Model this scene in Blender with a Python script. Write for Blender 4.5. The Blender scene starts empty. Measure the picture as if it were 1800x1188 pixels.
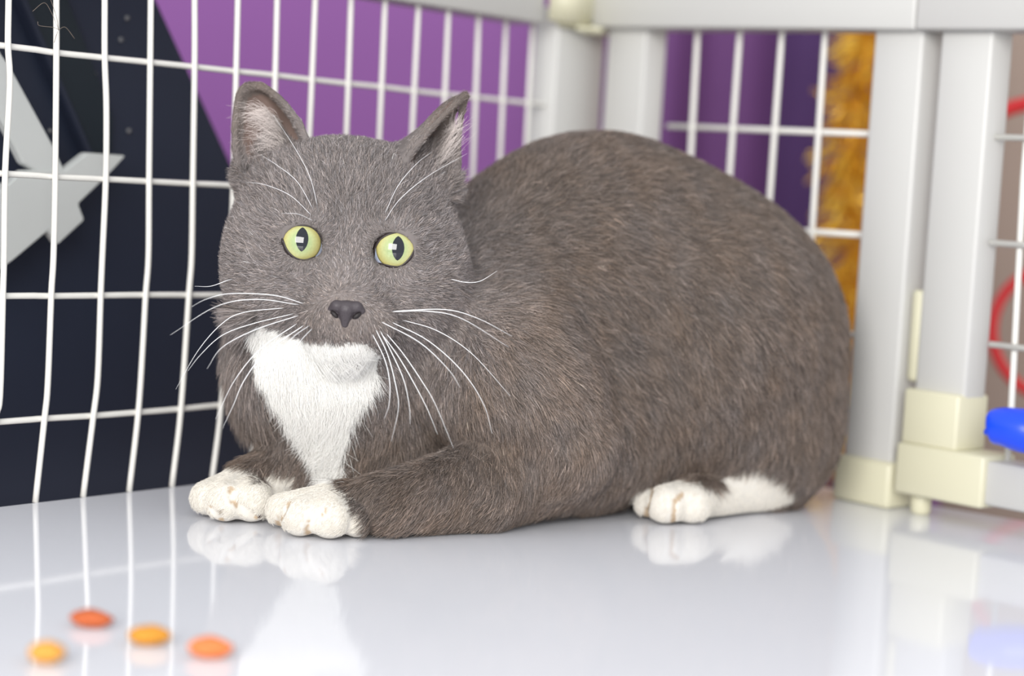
import bpy, bmesh, math, os, random
import numpy as np
from mathutils import Vector, Matrix
from mathutils.bvhtree import BVHTree

rng = np.random.default_rng(11)
random.seed(11)
SC = bpy.context.scene
COL = SC.collection
FUR = 1.0            # fur density factor

# ------------------------------------------------------------------ camera
FPX, W_, H_ = 3500.0, 1800.0, 1188.0
PITCH, ROLL, CAMH = 0.0793, 0.060, 0.176
F_ = np.array([0, math.cos(PITCH), -math.sin(PITCH)])
U0 = np.array([0, math.sin(PITCH), math.cos(PITCH)])
R0 = np.array([1.0, 0, 0])
R_ = math.cos(ROLL) * R0 + math.sin(ROLL) * U0
U_ = -math.sin(ROLL) * R0 + math.cos(ROLL) * U0
CAM = np.array([0, 0, CAMH])
cam_data = bpy.data.cameras.new('camera')
cam_data.sensor_width = 36.0
cam_data.lens = FPX / W_ * 36.0
cam_data.clip_start = 0.02
cam_data.dof.use_dof = True
cam_data.dof.focus_distance = 0.962
cam_data.dof.aperture_fstop = 4.0
cam = bpy.data.objects.new('camera', cam_data)
M = Matrix.Identity(4)
for i in range(3):
    M[i][0], M[i][1], M[i][2], M[i][3] = R_[i], U_[i], -F_[i], CAM[i]
cam.matrix_world = M
COL.objects.link(cam)
SC.camera = cam

# ------------------------------------------------------------------ world, lights, exposure
world = bpy.data.worlds.new('world'); SC.world = world
world.use_nodes = True
bg = world.node_tree.nodes['Background']
bg.inputs[0].default_value = (0.93, 0.96, 1.0, 1)
bg.inputs[1].default_value = 0.62

def area(name, loc, target, sx, sy, power, color):
    l = bpy.data.lights.new(name, 'AREA'); l.shape = 'RECTANGLE'
    l.size, l.size_y, l.energy, l.color = sx, sy, power, color
    o = bpy.data.objects.new(name, l); COL.objects.link(o)
    o.location = loc
    o.rotation_euler = (Vector(target) - Vector(loc)).to_track_quat('-Z', 'Y').to_euler()
    return o
area('window_light', (-0.32, -0.85, 0.66), (0.0, 1.0, 0.10), 1.3, 0.9, 30.0, (1.0, 0.98, 0.95))

SC.view_settings.view_transform = 'Standard'
SC.view_settings.look = 'None'
SC.view_settings.gamma = 1.0
SC.view_settings.use_curve_mapping = False
SC.view_settings.exposure = 0.62

# ------------------------------------------------------------------ helpers
def P(px, py, d):
    """world point seen at photo pixel (px,py) at distance d along the view axis"""
    return CAM + d * (F_ + (px - 900) / FPX * R_ - (py - 594) / FPX * U_)
def G(px, py, z=0.0):
    """point on the tray whose contact is seen at (px,py), lifted by z"""
    r = F_ + (px - 900) / FPX * R_ - (py - 594) / FPX * U_
    t = -CAM[2] / r[2]
    p = CAM + t * r
    return np.array([p[0], p[1], z])
def on_plane(px, py, p0, n):
    r = F_ + (px - 900) / FPX * R_ - (py - 594) / FPX * U_
    t = np.dot(np.asarray(p0) - CAM, n) / np.dot(r, n)
    return CAM + t * r
def nrm(v):
    v = np.asarray(v, float); return v / (np.linalg.norm(v, axis=-1, keepdims=True) + 1e-12)
def lin(r, g, b):
    def c(u):
        u /= 255.0
        return u / 12.92 if u <= 0.04045 else ((u + 0.055) / 1.055) ** 2.4
    return (c(r), c(g), c(b), 1.0)

def mat(name, color, rough=0.5, metallic=0.0, spec=0.5, coat=0.0, noise=0.0, scale=40.0, bump=0.0, ior=1.5):
    m = bpy.data.materials.new(name); m.use_nodes = True
    nt = m.node_tree; b = nt.nodes['Principled BSDF']
    b.inputs['Roughness'].default_value = rough
    b.inputs['Metallic'].default_value = metallic
    b.inputs['Specular IOR Level'].default_value = spec
    b.inputs['IOR'].default_value = ior
    b.inputs['Coat Weight'].default_value = coat
    b.inputs['Base Color'].default_value = color
    if noise or bump:
        tc = nt.nodes.new('ShaderNodeTexCoord')
        no = nt.nodes.new('ShaderNodeTexNoise')
        no.inputs['Scale'].default_value = scale; no.inputs['Detail'].default_value = 5
        nt.links.new(tc.outputs['Object'], no.inputs['Vector'])
        if noise:
            mr = nt.nodes.new('ShaderNodeMapRange')
            mr.inputs[3].default_value = 1 - noise; mr.inputs[4].default_value = 1 + noise * 0.5
            nt.links.new(no.outputs['Fac'], mr.inputs[0])
            mx = nt.nodes.new('ShaderNodeMix'); mx.data_type = 'RGBA'; mx.blend_type = 'MULTIPLY'
            mx.inputs[0].default_value = 1.0
            mx.inputs[6].default_value = color
            nt.links.new(mr.outputs[0], mx.inputs[7])
            nt.links.new(mx.outputs[2], b.inputs['Base Color'])
        if bump:
            bp = nt.nodes.new('ShaderNodeBump'); bp.inputs['Strength'].default_value = bump
            bp.inputs['Distance'].default_value = 0.002
            nt.links.new(no.outputs['Fac'], bp.inputs['Height'])
            nt.links.new(bp.outputs[0], b.inputs['Normal'])
    return m

def link(name, me, material=None, parent=None, smooth=True):
    o = bpy.data.objects.new(name, me); COL.objects.link(o)
    if material: me.materials.append(material)
    if smooth and hasattr(me, 'polygons') and len(me.polygons):
        me.polygons.foreach_set('use_smooth', np.ones(len(me.polygons), bool))
    if parent is not None:
        o.parent = parent
        o.matrix_parent_inverse = parent_inv(parent)
    return o
def parent_inv(p):
    m = Matrix.Translation(p.location)
    q = p.parent
    # all parents in this file are only translated
    return m.inverted() if q is None else m_world(p).inverted()
def m_world(p):
    m = Matrix.Translation(p.location)
    return m if p.parent is None else m_world(p.parent) @ p.matrix_parent_inverse @ m
def empty(name, loc, parent=None):
    o = bpy.data.objects.new(name, None); COL.objects.link(o); o.location = Vector(loc)
    o.empty_display_size = 0.02
    if parent is not None:
        o.parent = parent; o.matrix_parent_inverse = parent_inv(parent)
    return o
def tag(o, label=None, cat=None, group=None, kind=None):
    if label: o['label'] = label
    if cat: o['category'] = cat
    if group: o['group'] = group
    if kind: o['kind'] = kind
    return o
def mesh_pd(name, v, f):
    me = bpy.data.meshes.new(name); me.from_pydata([tuple(map(float, p)) for p in v], [], f); me.update(); return me

def tube_mesh(name, pts, radii, sides=8, caps=True):
    pts = np.array(pts, float); n = len(pts)
    radii = np.broadcast_to(np.array(radii, float), (n,)) if np.ndim(radii) else np.full(n, radii)
    tan = np.gradient(pts, axis=0); tan = nrm(tan)
    ref = np.array([0, 0, 1.0]) if abs(tan[0][2]) < 0.9 else np.array([0, 1.0, 0])
    u = nrm(np.cross(tan[0], ref)); vs = []
    for i in range(n):
        u = nrm(u - tan[i] * np.dot(u, tan[i])); w = np.cross(tan[i], u)
        for k in range(sides):
            a = 2 * math.pi * k / sides
            vs.append(pts[i] + radii[i] * (math.cos(a) * u + math.sin(a) * w))
    fs = [(i * sides + k, i * sides + (k + 1) % sides, (i + 1) * sides + (k + 1) % sides, (i + 1) * sides + k)
          for i in range(n - 1) for k in range(sides)]
    if caps:
        fs.append(tuple(range(sides))[::-1]); fs.append(tuple(range((n - 1) * sides, n * sides)))
    return mesh_pd(name, vs, fs)

def catmull(pts, per=8):
    pts = np.array(pts, float)
    q = np.vstack([2 * pts[0] - pts[1], pts, 2 * pts[-1] - pts[-2]])
    out = []
    for i in range(1, len(q) - 2):
        for t in np.linspace(0, 1, per, endpoint=False):
            a, b, c, d = q[i - 1], q[i], q[i + 1], q[i + 2]
            out.append(0.5 * ((2 * b) + (-a + c) * t + (2 * a - 5 * b + 4 * c - d) * t * t + (-a + 3 * b - 3 * c + d) * t ** 3))
    out.append(q[-2]); return np.array(out)

def hexa(name, c8, bevel=0.0, seg=2):
    """box from 8 corners: 4 bottom (ccw), 4 top"""
    me = bpy.data.meshes.new(name); bm = bmesh.new()
    v = [bm.verts.new(tuple(map(float, p))) for p in c8]
    for f in ((3, 2, 1, 0), (4, 5, 6, 7), (0, 1, 5, 4), (1, 2, 6, 5), (2, 3, 7, 6), (3, 0, 4, 7)):
        bm.faces.new([v[i] for i in f])
    bmesh.ops.recalc_face_normals(bm, faces=bm.faces)
    if bevel:
        bmesh.ops.bevel(bm, geom=list(bm.edges), offset=bevel, segments=seg, affect='EDGES', profile=0.5)
    bm.to_mesh(me); bm.free(); return me

def bar(name, a, b, back, bottom, top, bevel=0.0015, bottom2=None, top2=None):
    """upright slab whose face runs from floor point a to b; back is the thickness vector; heights may differ at b"""
    a = np.array(a, float); b = np.array(b, float); k = np.array(back, float)
    bottom2 = bottom if bottom2 is None else bottom2; top2 = top if top2 is None else top2
    Z = lambda p, z: np.array([p[0], p[1], z])
    return hexa(name, [Z(a, bottom), Z(b, bottom2), Z(b + k, bottom2), Z(a + k, bottom),
                       Z(a, top), Z(b, top2), Z(b + k, top2), Z(a + k, top)], bevel)

def prism(name, poly3, ext, bevel=0.0):
    """planar polygon (3-D points) pushed by the vector ext"""
    me = bpy.data.meshes.new(name); bm = bmesh.new()
    lo = [bm.verts.new(tuple(map(float, p))) for p in poly3]
    hi = [bm.verts.new(tuple(map(float, np.asarray(p) + ext))) for p in poly3]
    n = len(lo)
    bm.faces.new(lo[::-1]); bm.faces.new(hi)
    for i in range(n): bm.faces.new((lo[i], lo[(i + 1) % n], hi[(i + 1) % n], hi[i]))
    bmesh.ops.recalc_face_normals(bm, faces=bm.faces)
    if bevel: bmesh.ops.bevel(bm, geom=list(bm.edges), offset=bevel, segments=2, affect='EDGES')
    bm.to_mesh(me); bm.free(); return me

# ------------------------------------------------------------------ materials of the place
m_tray = mat('glossy_white_tray', lin(228, 229, 235), 0.06, spec=0.30, noise=0.02, scale=6)
m_wire = mat('white_coated_wire', lin(222, 220, 214), 0.35, noise=0.05, scale=60)
m_white = mat('white_plastic', lin(196, 195, 192), 0.4, noise=0.03, scale=15)
m_cream = mat('cream_plastic', lin(210, 206, 180), 0.4, noise=0.05, scale=20)
m_purple = mat('purple_paint', lin(134, 80, 150), 0.7, noise=0.05, scale=4)
m_purple2 = mat('purple_cloth', lin(106, 64, 120), 0.8, noise=0.08, scale=30)
m_greige = mat('greige_wall', lin(168, 150, 138), 0.8, noise=0.04, scale=5)
m_floor = mat('brown_floor', lin(140, 115, 98), 0.7, noise=0.15, scale=8)
m_navy = mat('navy_board', lin(36, 42, 58), 0.5, spec=0.3, noise=0.15, scale=10)
m_navy2 = mat('dark_teal_strip', lin(24, 34, 42), 0.4, spec=0.3)
m_metal = mat('grey_metal', lin(205, 208, 206), 0.5, metallic=0.2, noise=0.08, scale=12)
m_gold = mat('gold_foil', lin(240, 194, 70), 0.25, metallic=0.6)
m_red = mat('red_plastic', lin(205, 30, 35), 0.4)
m_blue = mat('blue_plastic', lin(20, 70, 225), 0.3)
m_screw = mat('screw_metal', lin(120, 120, 122), 0.4, metallic=0.6)

# ------------------------------------------------------------------ layout lines of the cage
A0, B0 = G(0, 890), G(350, 850)
uL = nrm(B0 - A0)                                   # along the left mesh, away from the camera
nL = np.array([uL[1], -uL[0], 0.0])                 # into the cage
if np.dot(nL, G(900, 1000) - A0) < 0: nL = -nL
def left_at(px, py=60):                             # plan point of the left mesh at a pixel
    return on_plane(px, py, A0, nL)
KL = left_at(1035, 60); KL[2] = 0
C0 = G(1530, 888)
K0 = KL.copy()
uR = nrm(C0 - K0); nR = np.array([uR[1], -uR[0], 0.0])
if np.dot(nR, G(900, 1000) - K0) < 0: nR = -nR
def right_at(px, py, back=0.0): return on_plane(px, py, K0 - nR * back, nR)
D0 = G(1800, 915)

# ------------------------------------------------------------------ setting
def quad(name, pts, m, kind='structure'):
    me = mesh_pd(name, pts, [(0, 1, 2, 3)])
    o = link(name, me, m, smooth=False); o['kind'] = kind; return o
quad('wall_back', [(-2.0, 1.95, -0.8), (0.43, 1.95, -0.8), (0.43, 1.95, 1.2), (-2.0, 1.95, 1.2)], m_purple)
quad('wall_right', [(0.43, 1.95, -0.8), (1.6, 1.25, -0.8), (1.6, 1.25, 1.2), (0.43, 1.95, 1.2)], m_greige)
quad('floor', [(-2.0, -1.5, -0.8), (2.0, -1.5, -0.8), (2.0, 2.2, -0.8), (-2.0, 2.2, -0.8)], m_floor)

# tray
e_r = nrm(D0 - G(1620, 885))
tr_r = G(1620, 885)
poly = [A0 - uL * 0.75, A0 + uL * (np.linalg.norm(KL - A0) + 0.004), tr_r - e_r * 0.0, tr_r + e_r * 0.35,
        np.array([0.60, 0.35, 0]), np.array([-0.62, 0.35, 0])]
poly = [np.array([p[0], p[1], -0.012]) for p in poly]
tray = link('cage_tray', prism('cage_tray', poly, np.array([0, 0, 0.012]), 0.0012), m_tray, smooth=False)
tag(tray, 'glossy white cage floor tray under the grey cat', 'tray')

# ------------------------------------------------------------------ left mesh panel
WR = 0.0016
cage = empty('wire_cage', KL)
tag(cage, 'white wire mesh cage with plastic posts and rails around the cat', 'cage')
panel_l = empty('mesh_panel', A0, cage)
tag(panel_l, 'long wire mesh panel in front of dark board and purple wall')
vw = [
    [(15, 0), (14, 80), (17, 150), (9, 303), (7, 450), (5, 522), (0, 695), (-8, 740)],
    [(99, 0), (99, 95), (97, 311), (94, 450), (90, 520), (84, 674), (78, 737)],
    [(184, 0), (184, 100), (187, 189), (186, 314), (180, 450), (177, 520), (172, 661), (164, 732)],
    [(265, 0), (264, 110), (262, 318), (261, 450), (256, 519), (251, 610), (243, 726)],
    [(342, 0), (342, 116), (339, 322), (337, 450), (332, 519), (318, 720)],
    [(418, 0), (415, 125), (410, 326), (402, 519), (389, 713)],
    [(487, 0), (484, 123), (478, 330), (468, 519), (451, 724)],
]
ends = [(-22, 893), (62, 884), (146, 873), (227, 864), (302, 856), (372, 848), (440, 841)]
tops = [554, 617, 677, 736, 789, 842, 891, 938]
mids = [549, 613, 672, 730, 784, 838, 886, 932]
def lead_up(p, q):     # carry the wire up to the rail
    p, q = np.array(p), np.array(q)
    return p + (p - q) / abs(p[2] - q[2]) * max(0.0, 0.285 - p[2])
for w, e in zip(vw, ends):
    pts = [on_plane(x, y, A0, nL) for x, y in w]
    pts = [lead_up(pts[0], pts[1])] + pts
    en = on_plane(e[0], e[1], A0, nL); en[2] = max(0.0, en[2] * 0); pts.append(en)
    link('vertical_wire', tube_mesh('vertical_wire', catmull(pts, 5), WR, 8), m_wire, panel_l)
for t, mdl in zip(tops, mids):
    a = on_plane(t, 0, A0, nL); b = on_plane(mdl, 123, A0, nL)
    s = (b - a) / (a[2] - b[2])
    up = a + (a - b) / (a[2] - b[2]) * (0.285 - a[2])
    lo = b + s * b[2] * 0.8; lo[2] = 0
    link('vertical_wire', tube_mesh('vertical_wire', [up, a, b, lo], WR, 8), m_wire, panel_l)
w0 = on_plane(-22, 893, A0, nL); w1 = on_plane(62, 884, A0, nL)
sp = np.linalg.norm((w1 - w0)[:2])
for k in range(1, 7):
    t0 = on_plane(15, 0, A0, nL) - uL * sp * k; b0 = np.array([w0[0], w0[1], 0]) - uL * sp * k
    t0 = np.array([t0[0], t0[1], 0.285])
    link('vertical_wire', tube_mesh('vertical_wire', [t0, (t0 + b0) / 2, b0], WR, 8), m_wire, panel_l)
rows = [
    [(0, 79), (98, 92), (184, 101), (264, 109), (342, 117), (414, 125), (485, 132), (551, 140), (615, 147), (675, 153), (731, 160), (787, 166), (838, 171), (886, 176), (932, 181), (968, 185)],
    [(0, 305), (97, 311), (186, 315), (262, 319), (339, 323), (410, 326)],
    [(0, 521), (90, 521), (177, 520), (256, 519), (332, 519), (402, 519)],
    [(0, 743), (78, 737), (164, 732), (243, 726), (318, 720), (389, 713), (451, 708)],
]
for r in rows:
    pts = [on_plane(x, y, A0, nL) + nL * WR * -1.6 for x, y in r]
    pre = pts[0] - uL * 0.20
    pts = [pre] + pts
    if r[-1][0] < 900:
        q = left_at(968, 185); s_end = np.linalg.norm((q - pts[-1])[:2])
        for t in (0.5, 1.0):
            z = pts[-1]
            pts.append(np.array([z[0], z[1], pts[-1][2]]) + uL * s_end * 0.5)
    link('horizontal_wire', tube_mesh('horizontal_wire', catmull(pts, 3), WR, 8), m_wire, panel_l)
# end post of the left panel at the corner and its top rail
pa, pb = left_at(966, 100), left_at(1050, 100)
link('frame_post', bar('frame_post', pa + nL * 0.006, pb + nL * 0.006, -nL * 0.02, 0.0, 0.29, 0.002), m_white, panel_l)
rail_a = A0 - uL * 0.15
link('top_rail', bar('top_rail', rail_a + nL * 0.008, left_at(940, 30) + nL * 0.008, -nL * 0.026, 0.2765, 0.312, 0.002), m_white, panel_l)

# ------------------------------------------------------------------ corner connector
KC = left_at(995, 30)
conn = empty('corner_connector', (KC[0], KC[1], 0.27), cage)
tag(conn, 'cream plastic connector joining the top rails above the cat')
ca = left_at(936, 20) + nL * 0.012
cbx = left_at(1000, 20) + nL * 0.014; ccx = right_at(1062, 20) + nR * 0.012
bk = np.array([0.012, 0.03, 0])
Zs = lambda p, z: np.array([p[0], p[1], z])
def ngon_prism(name, pts, z0, z1, bevel):
    return prism(name, [Zs(p, z0) for p in pts], np.array([0, 0, z1 - z0]), bevel)
link('elbow', ngon_prism('elbow', [ca, cbx, ccx, ccx + bk, cbx + bk * 1.2, ca + bk], 0.2772, 0.316, 0.0025), m_cream, conn)
link('collar', ngon_prism('collar', [cbx - uL * 0.012 + nL * 0.001, cbx + nL * 0.001, cbx + uR * 0.012 + nR * 0.001, cbx + uR * 0.012 + bk * 0.6, cbx + bk * 0.6, cbx - uL * 0.012 + bk * 0.6], 0.2745, 0.279, 0.001), m_cream, conn)

# ------------------------------------------------------------------ right panels
panel_m = empty('mesh_panel', K0, cage)
tag(panel_m, 'short wire mesh panel behind the cat, gold tinsel showing through')
T = 0.02
pa, pb = right_at(1062, 150), right_at(1130, 150)
link('frame_post', bar('frame_post', pa, pb, -nR * T, 0.0, 0.29, 0.002), m_white, panel_m)
pa, pb = right_at(1512, 400), right_at(1597, 400)
post_b = pb
link('frame_post', bar('frame_post', pa, pb, -nR * T, 0.024, 0.29, 0.002), m_white, panel_m)
cap = link('post_foot', bar('post_foot', pa - uR * 0.004 + nR * 0.004, pb + uR * 0.003 + nR * 0.004, -nR * (T + 0.008), 0.0, 0.027, 0.003), m_cream, panel_m)
for x0, y0, x1, y1 in ((1226, 65, 1215, 260), (1300, 65, 1283, 300), (1374, 65, 1354, 335), (1450, 65, 1428, 400)):
    a = right_at(x0, y0, 0.010); b = right_at(x1, y1, 0.010)
    d = (b - a) / (a[2] - b[2])
    top = a - d * (0.285 - a[2]); bot = b + d * b[2] * 0.5; bot[2] = 0.002
    link('vertical_wire', tube_mesh('vertical_wire', [top, a, b, bot], 0.0019, 8), m_wire, panel_m)
zr = []
for (x0, y0, x1, y1) in ((1180, 222, 1512, 235), (1440, 408, 1505, 412)):
    a = right_at(x0, y0, 0.013); b = right_at(x1, y1, 0.013)
    s = (b - a) / np.linalg.norm((b - a)[:2])
    a2 = right_at(1150, y0) - nR * 0.013
    a = b - s * np.linalg.norm((b - a2)[:2])
    link('horizontal_wire', tube_mesh('horizontal_wire', [a, (a + b) / 2, b + uR * 0.01], 0.0019, 8), m_wire, panel_m)
    zr.append(b[2])
for z in (zr[1] - (zr[0] - zr[1]),):
    a = right_at(1150, 400) - nR * 0.013; b = right_at(1512, 400) - nR * 0.013
    link('horizontal_wire', tube_mesh('horizontal_wire', [Zs(a, z), Zs((a + b) / 2, z), Zs(b, z)], 0.0019, 8), m_wire, panel_m)
rl = right_at(1052, 40)
rail_mid = right_at(1622, 40)
far_r = rail_mid + uR * 0.30
zt0, zt1 = 0.2795, 0.2735
link('top_rail', bar('top_rail', rl + nR * 0.008, rail_mid + nR * 0.008, -nR * 0.03, zt0, 0.316, 0.002, zt1, 0.316), m_white, panel_m)
# hinge sleeve between the two panels
hp = right_at(1600, 560) + uR * 0.002 - nR * 0.008
hinge = link('hinge_sleeve', tube_mesh('hinge_sleeve', [Zs(hp, z) for z in (0.075, 0.077, 0.1, 0.125, 0.127)], [0.005, 0.006, 0.006, 0.006, 0.005], 16), m_cream, panel_m)

panel_r = empty('mesh_panel', Zs(right_at(1640, 400), 0), cage)
tag(panel_r, 'rightmost wire panel raised on a cream corner block')
pa, pb = right_at(1630, 380), right_at(1720, 380)
link('frame_post', bar('frame_post', pa, pb, -nR * T, 0.066, 0.29, 0.002), m_white, panel_r)
# corner block, upper and lower step
ua = right_at(1588, 720) + nR * 0.004; ub = right_at(1716, 720) + nR * 0.004
link('corner_block', bar('corner_block', right_at(1596, 720) + nR * 0.005, right_at(1694, 720) + nR * 0.005, -nR * 0.028, 0.040, 0.0715, 0.002), m_cream, panel_r)
link('corner_block', bar('corner_block', right_at(1586, 820) + nR * 0.007, right_at(1742, 820) + nR * 0.007, -nR * 0.030, 0.0115, 0.0405, 0.002), m_cream, panel_r)
link('bottom_rail', bar('bottom_rail', right_at(1738, 840) + nR * 0.004, far_r + nR * 0.004, -nR * 0.024, 0.0135, 0.038, 0.002), m_white, panel_r)
fp = right_at(1608, 880) - nR * 0.006
link('foot', tube_mesh('foot', [Zs(fp, z) for z in (0.0, 0.002, 0.010, 0.013)], [0.005, 0.006, 0.006, 0.005], 14), m_cream, panel_r)
link('top_rail', bar('top_rail', rail_mid + uR * 0.0008 + nR * 0.008, far_r + nR * 0.008, -nR * 0.03, zt1, 0.316, 0.002, 0.2680, 0.316), m_white, panel_r)
for (x0, y0, x1, y1) in ((1775, 241, 1800, 243), (1752, 427, 1800, 431), (1738, 606, 1800, 611)):
    a = right_at(x0, y0, 0.010); b = right_at(x1, y1, 0.010)
    z = (a[2] + b[2]) / 2
    a2 = right_at(1722, y0) - nR * 0.010
    link('horizontal_wire', tube_mesh('horizontal_wire', [Zs(a2, z), Zs((a2 + far_r - nR * 0.01) / 2, z), Zs(far_r - nR * 0.01, z)], 0.0018, 8), m_wire, panel_r)
a = right_at(1799, 313, 0.013); b = right_at(1778, 715, 0.013)
for k in range(7):
    q = uR * 0.030 * k
    link('vertical_wire', tube_mesh('vertical_wire', [Zs(a + q, 0.285), a + q, b + q, Zs(b + q, 0.036)], 0.0018, 8), m_wire, panel_r)

# ------------------------------------------------------------------ behind the cage
n_b = nL; p_b = A0 - nL * 0.10
bp_ = lambda x, y, off=0.0: on_plane(x, y, p_b + nL * off, n_b)
edge_top, edge_bot = bp_(275, 0), bp_(412, 300)
ed = (edge_bot - edge_top)
board_poly = [edge_top - ed * 0.4, edge_top + ed * 4.2, Zs(edge_top + ed * 4.2 - uL * 1.3, (edge_top + ed * 4.2)[2]), Zs(edge_top - ed * 0.4 - uL * 0.9, (edge_top - ed * 0.4)[2])]
board = empty('dark_board', board_poly[1])
tag(board, 'dark navy board with slanted edge behind the left wire mesh', 'board')
link('panel', prism('panel', board_poly, -nL * 0.012, 0.001), m_navy, board, smooth=False)
link('strip', prism('strip', [bp_(22, -30), bp_(100, -30), bp_(190, 200), bp_(190, 262), bp_(150, 272)], nL * 0.004, 0.0008), m_navy2, board, smooth=False)
link('rib', prism('rib', [bp_(8, -30), bp_(22, -30), bp_(152, 272), bp_(143, 280)], nL * 0.007, 0.0008), m_navy, board, smooth=False)
for x, y in ((226, 230), (212, 70), (223, 32), (150, 195), (165, 130), (88, 230)):
    c = bp_(x, y, 0.0)
    me = bpy.data.meshes.new('screw'); bm = bmesh.new()
    bmesh.ops.create_uvsphere(bm, u_segments=12, v_segments=6, radius=0.0016)
    bm.to_mesh(me); bm.free()
    o = link('screw', me, m_screw, board)
    me.transform(Matrix.Translation(Vector(c)))
# metal bracket
bq = lambda x, y: on_plane(x, y, p_b + nL * 0.03, n_b)
brk = empty('metal_bracket', bq(40, 400))
tag(brk, 'grey metal bracket with notched end on the dark board', 'bracket')
s_ = 2.64
arm = [(-60, -140), (0, 240), (60, 330), (250, 680), (300, 790), (180, 800), (110, 760), (50, 640), (0, 540), (-90, 350)]
plate = [(100, 790), (300, 785), (400, 708), (580, 722), (500, 810), (360, 945), (388, 1020), (265, 1135), (220, 1070), (60, 1205), (-120, 1340), (-200, 1050), (-60, 925), (40, 850)]
link('arm', prism('arm', [bq(x / s_, y / s_) for x, y in arm], -nL * 0.006, 0.0008), m_metal, brk, smooth=False)
link('plate', prism('plate', [bq(x / s_, y / s_) + nL * 0.001 for x, y in plate], -nL * 0.006, 0.0008), m_metal, brk, smooth=False)
link('spacer', prism('spacer', [bq(x / s_, y / s_) - nL * 0.006 for x, y in ((120, 860), (220, 860), (220, 980), (120, 980))], -nL * 0.023), m_metal, brk, smooth=False)

# purple curtain with folds seen through the short panel
xs = np.linspace(0.02, 0.40, 160)
def fold(x):
    return 1.90 + 0.012 * math.sin(x * 36.0) + 0.010 * math.sin(x * 77.0 + 1.0)
v = []; 
for z in np.linspace(-0.5, 0.8, 14):
    for x in xs: v.append((x, fold(x) + 0.004 * math.sin(z * 5 + x * 20), z))
f = [(r * 160 + i, r * 160 + i + 1, (r + 1) * 160 + i + 1, (r + 1) * 160 + i) for r in range(13) for i in range(159)]
cur = link('curtain', mesh_pd('curtain', v, f), m_purple2)
md = cur.modifiers.new('thickness', 'SOLIDIFY'); md.thickness = 0.002
tag(cur, 'wide mid purple cloth hanging in folds behind the short mesh panel', 'curtain')

m_violet = mat('violet_fold_shade', lin(70, 42, 92), 0.85, noise=0.08, scale=30)  # darker second cloth paints the shade of a deep curtain fold
xa, xb = P(1368, 200, 1.80)[0], P(1560, 200, 1.80)[0]
v = []
for z in np.linspace(-0.5, 0.8, 14):
    for x in np.linspace(xa, xb, 60): v.append((x, 1.80 + 0.006 * math.sin((x - xa) * 90) + 0.003 * math.sin(z * 6), z))
f = [(r * 60 + i, r * 60 + i + 1, (r + 1) * 60 + i + 1, (r + 1) * 60 + i) for r in range(13) for i in range(59)]
cur2 = link('curtain', mesh_pd('curtain', v, f), m_violet)
md = cur2.modifiers.new('thickness', 'SOLIDIFY'); md.thickness = 0.002
tag(cur2, 'narrow dark violet strip painting the shaded curtain fold beside the gold tinsel', 'curtain')

# gold tinsel garland
tin_c = P(1506, 300, 1.62)
tin = empty('tinsel_garland', (tin_c[0], tin_c[1], -0.05))
tag(tin, 'gold foil tinsel garland hanging behind the white post', 'garland')
tv, tf = [], []
for k in range(1500):
    z = random.uniform(-0.05, 0.45); ang = random.uniform(0, 2 * math.pi); el = random.uniform(-0.9, 0.5)
    L = random.uniform(0.018, 0.040)
    c = np.array([tin_c[0] + 0.006 * math.sin(z * 22), tin_c[1], z])
    d = np.array([math.cos(ang) * math.cos(el), math.sin(ang) * math.cos(el), math.sin(el)])
    sd = nrm(np.cross(d, nrm(np.array([random.gauss(0, 1) for _ in range(3)])))) * 0.0012
    m1 = c + d * L * 0.5 + np.array([0, 0, -0.001]); e = c + d * L + np.array([0, 0, -0.006])
    b = len(tv)
    tv += [c - sd, c + sd, m1 - sd, m1 + sd, e - sd, e + sd]
    tf += [(b, b + 1, b + 3, b + 2), (b + 2, b + 3, b + 5, b + 4)]
o = link('foil_strips', mesh_pd('foil_strips', tv, tf), m_gold, tin, smooth=False); o['kind'] = 'stuff'
link('cord', tube_mesh('cord', [(tin_c[0] + 0.006 * math.sin(z * 22), tin_c[1], z) for z in np.linspace(-0.05, 0.6, 30)], 0.002, 6), m_gold, tin)

# red hoop, red strap, blue clip on the right
hc = P(1862, 585, 1.42)
pts = [hc + 0.047 * (math.cos(a) * np.array([0.97, -0.2, 0]) + math.sin(a) * np.array([0, 0.1, 1.0])) for a in np.linspace(0, 2 * math.pi, 41)]
hoop = link('toy_hoop', tube_mesh('toy_hoop', pts, 0.0042, 10, caps=False), m_red)
tag(hoop, 'red plastic ring hanging behind the rightmost mesh panel', 'ring toy')
pts = catmull([P(1740, 205, 1.42), P(1790, 186, 1.42), P(1850, 180, 1.43), P(1930, 195, 1.45)], 6)
strap = link('toy_rod', tube_mesh('toy_rod', pts, 0.0055, 10), m_red)
tag(strap, 'red curved plastic rod behind the rightmost panel near the top', 'toy')

# blue clip
bc = right_at(1772, 755) + nR * 0.004
blue = empty('plastic_scoop', Zs(bc, 0.038))
tag(blue, 'bright blue plastic scoop lying on the white bottom rail', 'scoop')
bl = [P(1733, 752, 1.075), P(1742, 751, 1.074), P(1765, 750, 1.070), P(1800, 757, 1.065), P(1850, 766, 1.06), P(1885, 770, 1.055)]
bl_s = catmull(bl, 6)
link('scoop_body', tube_mesh('scoop_body', bl_s, np.interp(np.linspace(0, 1, len(bl_s)), [0, 0.06, 0.25, 0.6, 0.9, 1], [0.003, 0.006, 0.0095, 0.012, 0.012, 0.008]), 20), m_blue, blue)
rim = [P(1733, 757, 1.072), P(1760, 768, 1.066), P(1800, 780, 1.06), P(1850, 790, 1.055)]
link('rim', tube_mesh('rim', catmull(rim, 6), 0.0022, 10), m_blue, blue)

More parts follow.
